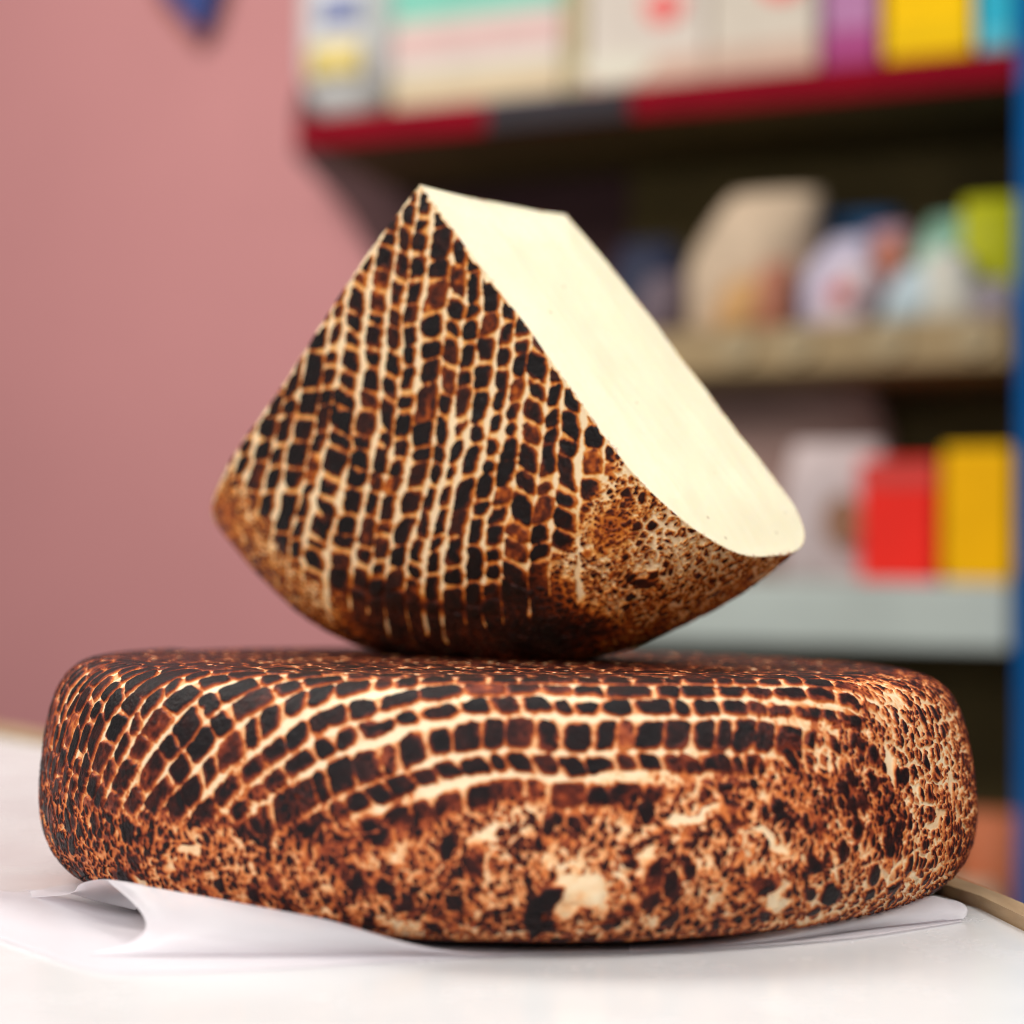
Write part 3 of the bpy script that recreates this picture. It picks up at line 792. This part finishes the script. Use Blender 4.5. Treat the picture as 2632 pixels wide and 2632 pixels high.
carton('slim_packet', 'slim yellowish beige packet standing between two wide cartons on the red shelf', 'packet', .317, .337, .23, .10, [(.02, .18, (.46, .38, .22))], base=(.5, .43, .28))
carton('carton', 'white carton with two red printed shapes at right of the slim beige packet', 'box', .340, .470, .24, .12, [(.0, .028, (.56, .38, .30))], base=(.60, .53, .47),
       extra=[(.020, .078, .022, .018, (.62, .06, .05)), (-.03, .02, .04, .016, (.56, .52, .42))])
carton('carton', 'white carton with a red printed shape standing beside the purple packet', 'box', .473, .583, .24, .12, [(.0, .03, (.55, .38, .30))], base=(.60, .53, .45),
       extra=[(.020, .088, .024, .016, (.70, .03, .02))])
carton('packet', 'mauve purple packet on the red shelf left of the yellow box', 'packet', .590, .642, .22, .10, [(0, .035, (.36, .06, .20))], base=(.45, .20, .38))
carton('box', 'bright yellow box near the right end of the red shelf', 'box', .650, .733, .23, .12, [(.01, .03, (.80, .50, .002))], base=(.95, .56, .0))
carton('box', 'cyan box with pale edge at the right end of the red shelf', 'box', .738, .7715, .20, .10, [(.02, .15, (.03, .42, .58))], base=(.10, .48, .60))

# middle shelf: soft bags
ZM = .3545
g_mid = 'bags on the tan middle shelf'
def softbag(label, s, y, w, h, d, c, lean=0, top=.6, patches=(), seed=0, z=ZM, group=g_mid, name='snack_bag'):
    o = item(name, label, 'bag', s, y, z, group)
    bag('pouch', plain('pouch_film', tuple(min(.9, v * 1.3) for v in c), .65, .2, 14, spec=.25), o, w * 1.2, h * 1.08, d, lean, top, seed)
    for (x, zz, rx, rz, cc) in patches:
        a = np.linspace(0, 2 * np.pi, 24, endpoint=False)
        poly = [(x + rx * math.cos(q), zz + rz * math.sin(q)) for q in a]
        side_poly('printed_patch', poly, -d / 2 - .006, -d / 2 - .0045, plain('pouch_print', cc, .45), o)
    return o
softbag('large beige paper bag leaning on the middle shelf, tallest one there', .475, .080, .115, .136, .09, (.46, .35, .25), .050, .80, (), 1)
softbag('dark navy bag behind the wedge at left of the large beige bag', .375, .12, .08, .105, .08, (.02, .024, .05), 0, .7, [(.02, .03, .02, .02, (.10, .08, .10))], 2)
softbag('small dusky bag at the foot of the navy bag', .408, .05, .045, .058, .05, (.12, .09, .11), .01, .7, (), 3)
softbag('narrow brick red bag at right of the large beige bag', .530, .030, .034, .060, .04, (.34, .13, .08), .01, .8, (), 4)
softbag('dark blue bag standing behind the lilac bag', .595, .150, .10, .125, .07, (.008, .05, .12), 0, .8, (), 5)
softbag('pale lilac bag on the middle shelf', .578, .060, .065, .085, .06, (.42, .38, .48), .03, .7, [(.02, .028, .014, .012, (.52, .35, .44))], 6)
softbag('pinkish bag with an orange red patch between lilac and teal bags', .622, .085, .055, .098, .06, (.36, .20, .22), .022, .75, [(.022, .072, .018, .016, (.42, .10, .035)), (.0, .04, .015, .02, (.55, .22, .28))], 7)
softbag('teal green bag leaning right on the middle shelf', .672, .090, .070, .105, .06, (.16, .30, .22), .035, .75, (), 8)
softbag('small light blue bag in front of the teal bag', .665, .034, .048, .050, .04, (.38, .46, .50), .02, .7, (), 9)
softbag('small whitish bag with a round foot in front of the yellow-green bag', .706, .036, .048, .062, .045, (.48, .46, .40), 0, .75, (), 10)
softbag('yellow-green bag at the right end of the middle shelf', .742, .085, .060, .118, .06, (.36, .36, .004), 0, .95, [(.005, .03, .02, .014, (.12, .14, .02))], 11)
softbag('white and red crinkled packet squeezed between the lilac and pinkish bags', .604, .028, .040, .055, .035, (.50, .40, .42), .012, .8, [(.004, .03, .012, .010, (.50, .06, .05))], 21)
softbag('small orange packet at the foot of the large beige bag', .500, .022, .040, .046, .035, (.45, .25, .10), .006, .8, (), 22)
softbag('pale mint packet between the light blue and whitish bags', .686, .055, .036, .075, .04, (.34, .48, .40), .01, .8, (), 23)
softbag('small grey bag at the foot of the yellow-green bag', .752, .025, .034, .034, .03, (.20, .17, .19), 0, .8, (), 12)

# lower shelf
ZL = .1035
g_low = 'goods on the grey lower shelf'
softbag('whitish rounded bag with a brown patch on the lower shelf', .595, .070, .10, .128, .08, (.46, .38, .38), 0, .8, [(.012, .058, .019, .026, (.26, .11, .05))], 13, ZL, g_low)
carton('box', 'red box on the lower shelf between the whitish bag and the orange-yellow box', 'box', .625, .698, .118, .09, [(.092, .112, (.60, .07, .06))], ZL, .02, g_low, (.86, .028, .018),
       extra=[])
carton('box', 'orange-yellow box at the right end of the lower shelf', 'box', .707, .769, .128, .09, [(.01, .12, (.92, .46, .0))], ZL, .012, g_low, (.92, .50, .0))
softbag('mauve brown soft sack standing behind the whitish bag', .50, .150, .24, .205, .09, (.24, .15, .13), 0, .8, (), 14, ZL, g_low, 'cloth_sack')
# under the lower shelf
softbag('orange red bag under the grey lower shelf', .748, .060, .06, .17, .06, (.42, .12, .05), 0, .9, [(.0, .05, .022, .04, (.30, .18, .10))], 15, -.30, 'goods under the grey lower shelf')
softbag('beige bag beside the counter corner under the lower shelf', .725, .030, .07, .12, .06, (.42, .32, .22), 0, .9, (), 16, -.31, 'goods under the grey lower shelf')

# blue pennant on the pink wall, its tip hanging into view
pen = empty('pennant', (0, 0, 0))
tag(pen, 'dark blue pointed pennant hanging on the pink wall, only its tip in view', 'pennant')
c_, s_ = math.cos(ANG), math.sin(ANG)
pen.location = (SH[0] + BK * ((-.345) * c_ - .335 * s_), SH[1] + BK * ((-.345) * s_ + .335 * c_), SH[2] + BK * .855); pen.scale = (BK,) * 3
pen.rotation_euler = (0, 0, ANG)
side_poly('flag', [(-.085, .11), (-.055, .045), (.0, -.012), (.012, -.012), (.034, .05), (.045, .11)], -.012, -.004, plain('blue_felt', (.03, .06, .24), .7), pen)
side_poly('painted_shadow', [(-.105, .11), (-.070, .035), (-.015, -.026), (.0, -.026), (.02, .05), (.03, .11)], .002, .008, plain('shadow_brown', (.30, .09, .07), .7), pen)  # the flag's cast shadow, built as an offset brown shape on the wall

# ------------------------------------------------------------------ lamps
def area(name, loc, aim, size, power, colr, sy=None):
    l = bpy.data.lights.new(name, 'AREA'); l.energy = power; l.size = size; l.color = colr
    if sy: l.shape = 'RECTANGLE'; l.size_y = sy
    o = bpy.data.objects.new(name, l); col.objects.link(o); o.location = loc
    o.rotation_euler = (Vector(aim) - Vector(loc)).to_track_quat('-Z', 'Y').to_euler()
    return o
area('key_lamp', (.75, -.55, .95), (0, 0, .10), .45, 11.6, (1, .975, .94))
area('fill_lamp', (-.62, -1.0, .72), (0, 0, .08), .7, 13.5, (1, .98, .96))
area('ceiling_lamp', (-.10, .45, 1.35), (0, .1, 0), .8, 7.5, (1, .96, .92), .4)
area('shop_lamp', (-1.7, .8, 2.2), (.0, 3.2, .55), 1.4, 104, (1, .95, .88))
w = bpy.data.worlds.new('World'); scene.world = w; w.use_nodes = True
w.node_tree.nodes['Background'].inputs[0].default_value = (.95, .97, 1, 1)
w.node_tree.nodes['Background'].inputs[1].default_value = .13

# ------------------------------------------------------------------ camera
cam = bpy.data.cameras.new('camera'); co = bpy.data.objects.new('camera', cam); col.objects.link(co)
cam.sensor_width = 36; cam.lens = 36 * 4636 / 2632
cam.clip_start = .01; cam.clip_end = 50
co.matrix_world = Matrix.Translation((0, -.56, .613 * S)) @ Matrix.Rotation(math.pi / 2 + math.atan(209 / 4636), 4, 'X') @ Matrix.Rotation(math.radians(.9), 4, 'Z')
cam.dof.use_dof = True; cam.dof.focus_distance = .480; cam.dof.aperture_fstop = 5.6
scene.camera = co

scene.render.engine = 'CYCLES'
scene.cycles.filter_width = 1.0
scene.view_settings.view_transform = 'Standard'
scene.view_settings.look = 'None'
scene.view_settings.gamma = 1
scene.view_settings.exposure = 0
